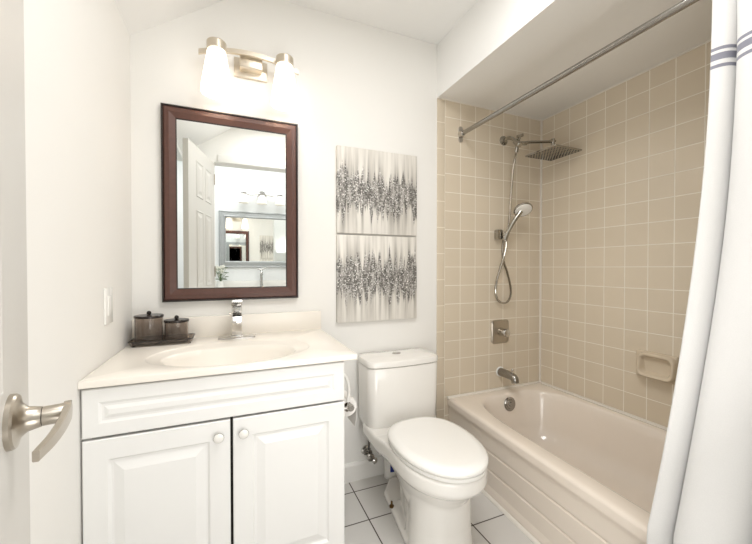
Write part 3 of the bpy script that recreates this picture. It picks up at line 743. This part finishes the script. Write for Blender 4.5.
obj('diverter_handle', bm, 'darkchrome', dvo)
# extension arm to the rain head
RC = Vector((-0.130, -0.208, 1.818))
bm = new(); tube(bm, [dv + Vector((0.0, -0.01, -0.005)), dv + Vector((0.06, -0.028, 0.006)), (RC.x - 0.03, RC.y + 0.012, RC.z + 0.068), (RC.x - 0.004, RC.y, RC.z + 0.072)], 0.008, n=14); obj('extension_arm', bm, 'darkchrome', sh)
bm = new()
cyl(bm, RC + Vector((0, 0, 0.004)), RC + Vector((0, 0, 0.04)), 0.010); sphere(bm, RC + Vector((0, 0, 0.046)), 0.014); cyl(bm, RC + Vector((0, 0, 0.05)), RC + Vector((0, 0, 0.085)), 0.011)
cyl(bm, RC + Vector((-0.014, 0, 0.075)), RC + Vector((0.018, 0, 0.075)), 0.007); obj('swivel_joint', bm, 'darkchrome', sh)
bm = new(); loft(bm, [rrect(RC.x - 0.11 + i, RC.x + 0.11 - i, RC.y - 0.11 + i, RC.y + 0.11 - i, 0.006, RC.z + z) for i, z in ((0.002, -0.005), (0, -0.004), (0, 0.003), (0.003, 0.004))])
rh = obj('rain_head', bm, 'darkchrome', sh)
bm = new()
for i in range(10):
    for j in range(10):
        x = RC.x - 0.095 + i * 0.0211; y = RC.y - 0.095 + j * 0.0211
        revolve(bm, (x, y, RC.z - 0.0048), (0, 0, -1), [(0, 0.0042), (0.003, 0.003)], 8)
nz = obj('nozzles', bm, 'rubber', rh); nz['kind'] = 'stuff'
# riser hose, loop, holder and hand shower
hx, hy = -0.350, -0.045
bm = new(); tube(bm, [dv + Vector((0, 0.012, -0.045)), (-0.306, -0.085, 1.80), (-0.304, -0.065, 1.72), (-0.310, -0.055, 1.55), (-0.320, -0.050, 1.40), (-0.345, -0.028, 1.28), (-0.345, -0.03, 1.18), (-0.312, -0.03, 1.10), (-0.285, -0.03, 1.01), (-0.283, -0.03, 0.955),
                      (-0.305, -0.03, 0.915), (-0.345, -0.03, 0.905), (-0.385, -0.03, 0.925), (-0.404, -0.03, 0.975), (-0.400, -0.03, 1.03), (-0.378, -0.035, 1.11), (-0.356, -0.045, 1.19), (-0.352, -0.062, 1.26), (-0.358, -0.066, 1.31)], 0.0068, n=10); obj('hose', bm, 'darkchrome', sh)
bm = new(); box(bm, -0.400, -0.355, -0.045, -0.006, 1.305, 1.365, bev=0.008); cyl(bm, (-0.362, -0.060, 1.30), (-0.350, -0.070, 1.345), 0.017); obj('holder', bm, 'darkchrome', sh)
hs = Vector((-0.268, -0.115, 1.482)); hn = Vector((-0.20, -0.52, -0.72)).normalized()
bm = new(); tube(bm, [(-0.360, -0.064, 1.29), (-0.345, -0.070, 1.345), (-0.318, -0.084, 1.405), (-0.294, -0.098, 1.448), (-0.277, -0.105, 1.474)], lambda t: 0.011 + 0.004 * t, n=16)
revolve(bm, hs - hn * 0.022, hn, [(0, 0.012), (0.006, 0.034), (0.014, 0.054), (0.022, 0.057), (0.025, 0.055)], 36); ho = obj('hand_shower', bm, 'darkchrome', sh)
bm = new(); revolve(bm, hs + hn * 0.002, hn, [(0, 0.0495), (0.003, 0.0490), (0.005, 0.045), (0.006, 0.02)], 36); obj('spray_face', bm, 'plasticw', ho)

# ------------------------------------------------------------------ soap dish on the long wall
sd = thing('soap_dish', 'beige ceramic soap dish fixed to the long tiled wall', 'soap dish', (0, -0.70, 0.65))
def yz(bm, rings, **k): loft(bm, [[(x, a, b) for a, b, _ in r] for x, r in rings], **k)
bm = new()
o0, o1, u0, u1 = -0.790, -0.612, 0.580, 0.712
yz(bm, [(-0.0005, rrect(o0, o1, u0, u1, 0.006, 0)), (-0.010, rrect(o0, o1, u0, u1, 0.006, 0)), (-0.016, rrect(o0 + 0.006, o1 - 0.006, u0 + 0.006, u1 - 0.006, 0.01, 0)), (-0.016, rrect(o0 + 0.020, o1 - 0.020, u0 + 0.026, u1 - 0.022, 0.03, 0)),
        (-0.012, rrect(o0 + 0.026, o1 - 0.026, u0 + 0.032, u1 - 0.028, 0.028, 0)), (-0.003, rrect(o0 + 0.036, o1 - 0.036, u0 + 0.042, u1 - 0.036, 0.024, 0))])
obj('back_plate', bm, 'ceramic', sd)
def dish(k, i, r):
    # ring of the protruding frame: k = 0 at the plate, 1 at the lip; the lower edge stands out further than the upper one
    out = []
    for y, z, _ in rrect(o0 + 0.001 + i, o1 - 0.020 - i, u0 + 0.012 + i, u1 - 0.006 - i, r, 0, 8):
        f = (z - u0) / (u1 - u0)
        out.append((-0.010 - k * (0.040 - 0.014 * f), y, z))
    return out
bm = new()
loft(bm, [dish(0, -0.004, 0.030), dish(0.5, -0.001, 0.030), dish(0.9, 0.0, 0.030), dish(1.0, 0.003, 0.028), dish(1.0, 0.010, 0.024), dish(0.9, 0.0135, 0.022), dish(0.4, 0.018, 0.020), dish(0.15, 0.023, 0.018), dish(0.1, 0.040, 0.010)], cap0=False)
obj('dish_frame', bm, 'ceramic', sd, angle=50)

# ------------------------------------------------------------------ curtain rod and curtain
RX, RZZ = -0.655, 1.922
rd = thing('curtain_rod', 'satin steel shower curtain rod running across the tub opening', 'curtain rod', (RX, -0.77, RZZ))
bm = new(); cyl(bm, (RX, -0.014, RZZ), (RX, -1.535, RZZ), 0.0125); obj('rod', bm, 'steel', rd)
for y0, s in ((-0.0065, -1), (-1.5445, 1)):
    bm = new(); loft(bm, [[(x, y0 + s * yy, z) for x, z, _ in rrect(RX - 0.014, RX + 0.014, RZZ - 0.046, RZZ + 0.046, 0.012, 0)] for yy in (0, 0.006)])
    revolve(bm, (RX, y0 + s * 0.005, RZZ), (0, s, 0), [(0, 0.021), (0.008, 0.019), (0.026, 0.016)], 24)
    obj('bracket', bm, 'chrome', rd)
cu = thing('shower_curtain', 'white shower curtain with three grey stripes near the top, drawn to the right', 'shower curtain', (-0.75, -1.3, 0.06))
bm = new(); uvl = bm.loops.layers.uv.new('UVMap')
NS, NZ = 150, 60
ztop, zbot = 1.965, 0.060
grid = []
for j in range(NZ + 1):
    z = ztop + (zbot - ztop) * j / NZ
    t = max(0.0, (1.93 - z) / 1.50)
    tt = min(1.0, t)
    xb = -0.664 - 0.240 * tt ** 2.3
    ye = -1.186 + 0.022 * tt
    row = []
    for i in range(NS + 1):
        d = 0.36 * i / NS
        pinch = 0.45 + 0.55 * min(1, max(0, 1.93 - z) * 4)
        ph = d / (0.084 + 0.026 * tt) + 0.10 * math.sin(d * 31) + 0.10 * math.sin(z * 2.1 + d * 9) * min(1, d * 20)
        wv = abs(math.cos(PI * ph)) ** 0.8
        amp = (0.056 + 0.030 * tt) * pinch
        x = xb + amp * (1 - wv) + 0.004 * math.sin(z * 5 + d * 30)
        y = ye - d * (1 + 0.05 * t) - 0.010 * math.sin(2 * PI * ph) * pinch
        row.append((bm.verts.new((x, y, z)), (d, z)))
    grid.append(row)
for j in range(NZ):
    for i in range(NS):
        q = (grid[j][i], grid[j][i + 1], grid[j + 1][i + 1], grid[j + 1][i])
        f = bm.faces.new([a[0] for a in q])
        for lp, a in zip(f.loops, q): lp[uvl].uv = a[1]
cl = obj('cloth', bm, 'curtain', cu, angle=80, recalc=False)
so = cl.modifiers.new('thickness', 'SOLIDIFY'); so.thickness = 0.002

# ------------------------------------------------------------------ the vanity in the hall, seen in the mirror
hv = thing('hall_vanity', 'white vanity along the hall wall, seen in the brown mirror', 'cabinet', (-1.5, YH + 0.25, 0))
bm = new(); box(bm, -2.15, -0.85, YH + 0.002, YH + 0.50, 0.10, 0.845); box(bm, -2.13, -0.87, YH + 0.002, YH + 0.44, 0.0, 0.10); obj('carcass', bm, 'cabinet', hv, sm=False)
def hpanel(bm, a, b, c, d):
    y = YH + 0.50
    loft(bm, [[(x, y + o, z) for x, z in ((a + i, c + i), (b - i, c + i), (b - i, d - i), (a + i, d - i))] for i, o in ((0, 0), (0, 0.016), (0.003, 0.018), (0.06, 0.018), (0.066, 0.012), (0.09, 0.018))], False, True)
for k in range(3):
    bm = new(); hpanel(bm, -2.14 + k * 0.43, -1.72 + k * 0.43, 0.12, 0.83); hd_ = obj('cabinet_door', bm, 'cabinet', hv, sm=False)
    bm = new(); sphere(bm, (-1.77 + k * 0.43, YH + 0.53, 0.77), 0.014); obj('knob', bm, 'chrome', hd_)
hc = thing('hall_counter', 'white counter top on the hall vanity, seen in the mirror', 'counter', (-1.5, YH + 0.26, 0.846))
bm = new(); box(bm, -2.17, -0.83, YH + 0.002, YH + 0.53, 0.846, 0.876, bev=0.004); obj('slab', bm, 'porcelain', hc)
bm = new(); box(bm, -2.17, -0.83, YH + 0.002, YH + 0.022, 0.876, 0.975, bev=0.003); obj('backsplash', bm, 'porcelain', hc)
hf = thing('hall_faucet', 'tall chrome faucet on the hall counter, seen in the mirror', 'faucet', (-1.60, YH + 0.09, 0.876))
bm = new(); revolve(bm, (-1.60, YH + 0.09, 0.876), (0, 0, 1), [(0, 0.028), (0.006, 0.026), (0.012, 0.016), (0.2, 0.015), (0.225, 0.018)], 20); obj('column', bm, 'chrome', hf)
bm = new(); tube(bm, [(-1.60, YH + 0.09, 1.05), (-1.60, YH + 0.14, 1.085), (-1.60, YH + 0.19, 1.075), (-1.60, YH + 0.20, 1.04)], 0.012); obj('spout', bm, 'chrome', hf)
bm = new(); tube(bm, [(-1.64, YH + 0.09, 1.115), (-1.60, YH + 0.09, 1.105), (-1.55, YH + 0.09, 1.125)], 0.008); obj('lever', bm, 'chrome', hf)
hm = thing('silver_mirror', 'wide silver framed mirror above the hall vanity, seen in the mirror', 'mirror', (-1.55, YH, 1.13))
a, b, c, d = -2.06, -1.06, 1.13, 1.79
bm = new()
loft(bm, [[(x, YH + o, z) for x, z in ((a + i, c + i), (b - i, c + i), (b - i, d - i), (a + i, d - i))] for i, o in ((0, 0.001), (0, 0.018), (0.010, 0.024), (0.018, 0.016), (0.050, 0.020), (0.062, 0.026), (0.075, 0.012), (0.075, 0.001))], ring_loop=True); obj('frame', bm, 'silverframe', hm, sm=False)
bm = new(); box(bm, a + 0.07, b - 0.07, YH + 0.002, YH + 0.010, c + 0.07, d - 0.07); obj('mirror_glass', bm, 'mirror', hm, sm=False)
hl = thing('hall_vanity_light', 'three-shade chrome wall light above the silver mirror', 'wall light', (-1.585, YH, 2.0))
bm = new(); revolve(bm, (-1.585, YH + 0.001, 1.995), (0, 1, 0), [(0, 0.055), (0.012, 0.055), (0.02, 0.04), (0.05, 0.012)], 28); obj('backplate', bm, 'chrome', hl)
bm = new(); tube(bm, [(-1.80, YH + 0.07, 2.00), (-1.70, YH + 0.07, 1.985), (-1.585, YH + 0.06, 2.01), (-1.47, YH + 0.07, 1.985), (-1.37, YH + 0.07, 2.00)], 0.009); obj('bar', bm, 'chrome', hl)
for x in (-1.79, -1.585, -1.38):
    bm = new(); revolve(bm, (x, YH + 0.08, 1.985), (0, 0, 1), [(0, 0.012), (0.006, 0.030), (0.02, 0.032), (0.024, 0.02)], 20); so_ = obj('shade_cap', bm, 'chrome', hl)
    bm = new(); revolve(bm, (x, YH + 0.08, 1.984), (0, 0, -1), [(0, 0.026), (0.03, 0.045), (0.10, 0.058), (0.10, 0.054), (0.03, 0.04)], 24); obj('glass_shade', bm, 'hallshade', hl)
fl = thing('flower_vase', 'small white vase of white flowers on the hall counter, seen in the mirror', 'flowers', (-2.04, YH + 0.16, 0.876))
fxx, fyy = -2.04, YH + 0.16
bm = new(); revolve(bm, (fxx, fyy, 0.876), (0, 0, 1), [(0, 0.035), (0.01, 0.040), (0.09, 0.030), (0.10, 0.033), (0.10, 0.029), (0.09, 0.026), (0.02, 0.034)], 24); obj('vase', bm, 'plasticw', fl)
bm = new(); rnd = random.Random(3)
for k in range(26):
    a1 = rnd.uniform(0, 2 * PI); r1 = rnd.uniform(0.01, 0.075); z1 = rnd.uniform(0.99, 1.13)
    p = Vector((fxx + math.cos(a1) * r1, fyy + math.sin(a1) * r1, z1))
    tube(bm, [(fxx, fyy, 0.97), tuple((p + Vector((fxx, fyy, 0.99))) / 2), tuple(p)], 0.0015, n=5, k=3)
    q = bmesh.ops.create_uvsphere(bm, u_segments=8, v_segments=5, radius=1, matrix=Matrix.Translation(p) @ Matrix.Rotation(a1, 4, 'Z') @ Matrix.Diagonal((0.026, 0.012, 0.004, 1)))
obj('leaves', bm, 'leaf', fl)
bm = new()
for k in range(9):
    a1 = rnd.uniform(0, 2 * PI); r1 = rnd.uniform(0.0, 0.06); z1 = rnd.uniform(1.04, 1.14)
    for e in range(5):
        aa = e * 2 * PI / 5
        bmesh.ops.create_uvsphere(bm, u_segments=8, v_segments=5, radius=1, matrix=Matrix.Translation((fxx + math.cos(a1) * r1 + math.cos(aa) * 0.011, fyy + math.sin(a1) * r1, z1 + math.sin(aa) * 0.011)) @ Matrix.Diagonal((0.010, 0.007, 0.010, 1)))
obj('blossoms', bm, 'petal', fl)
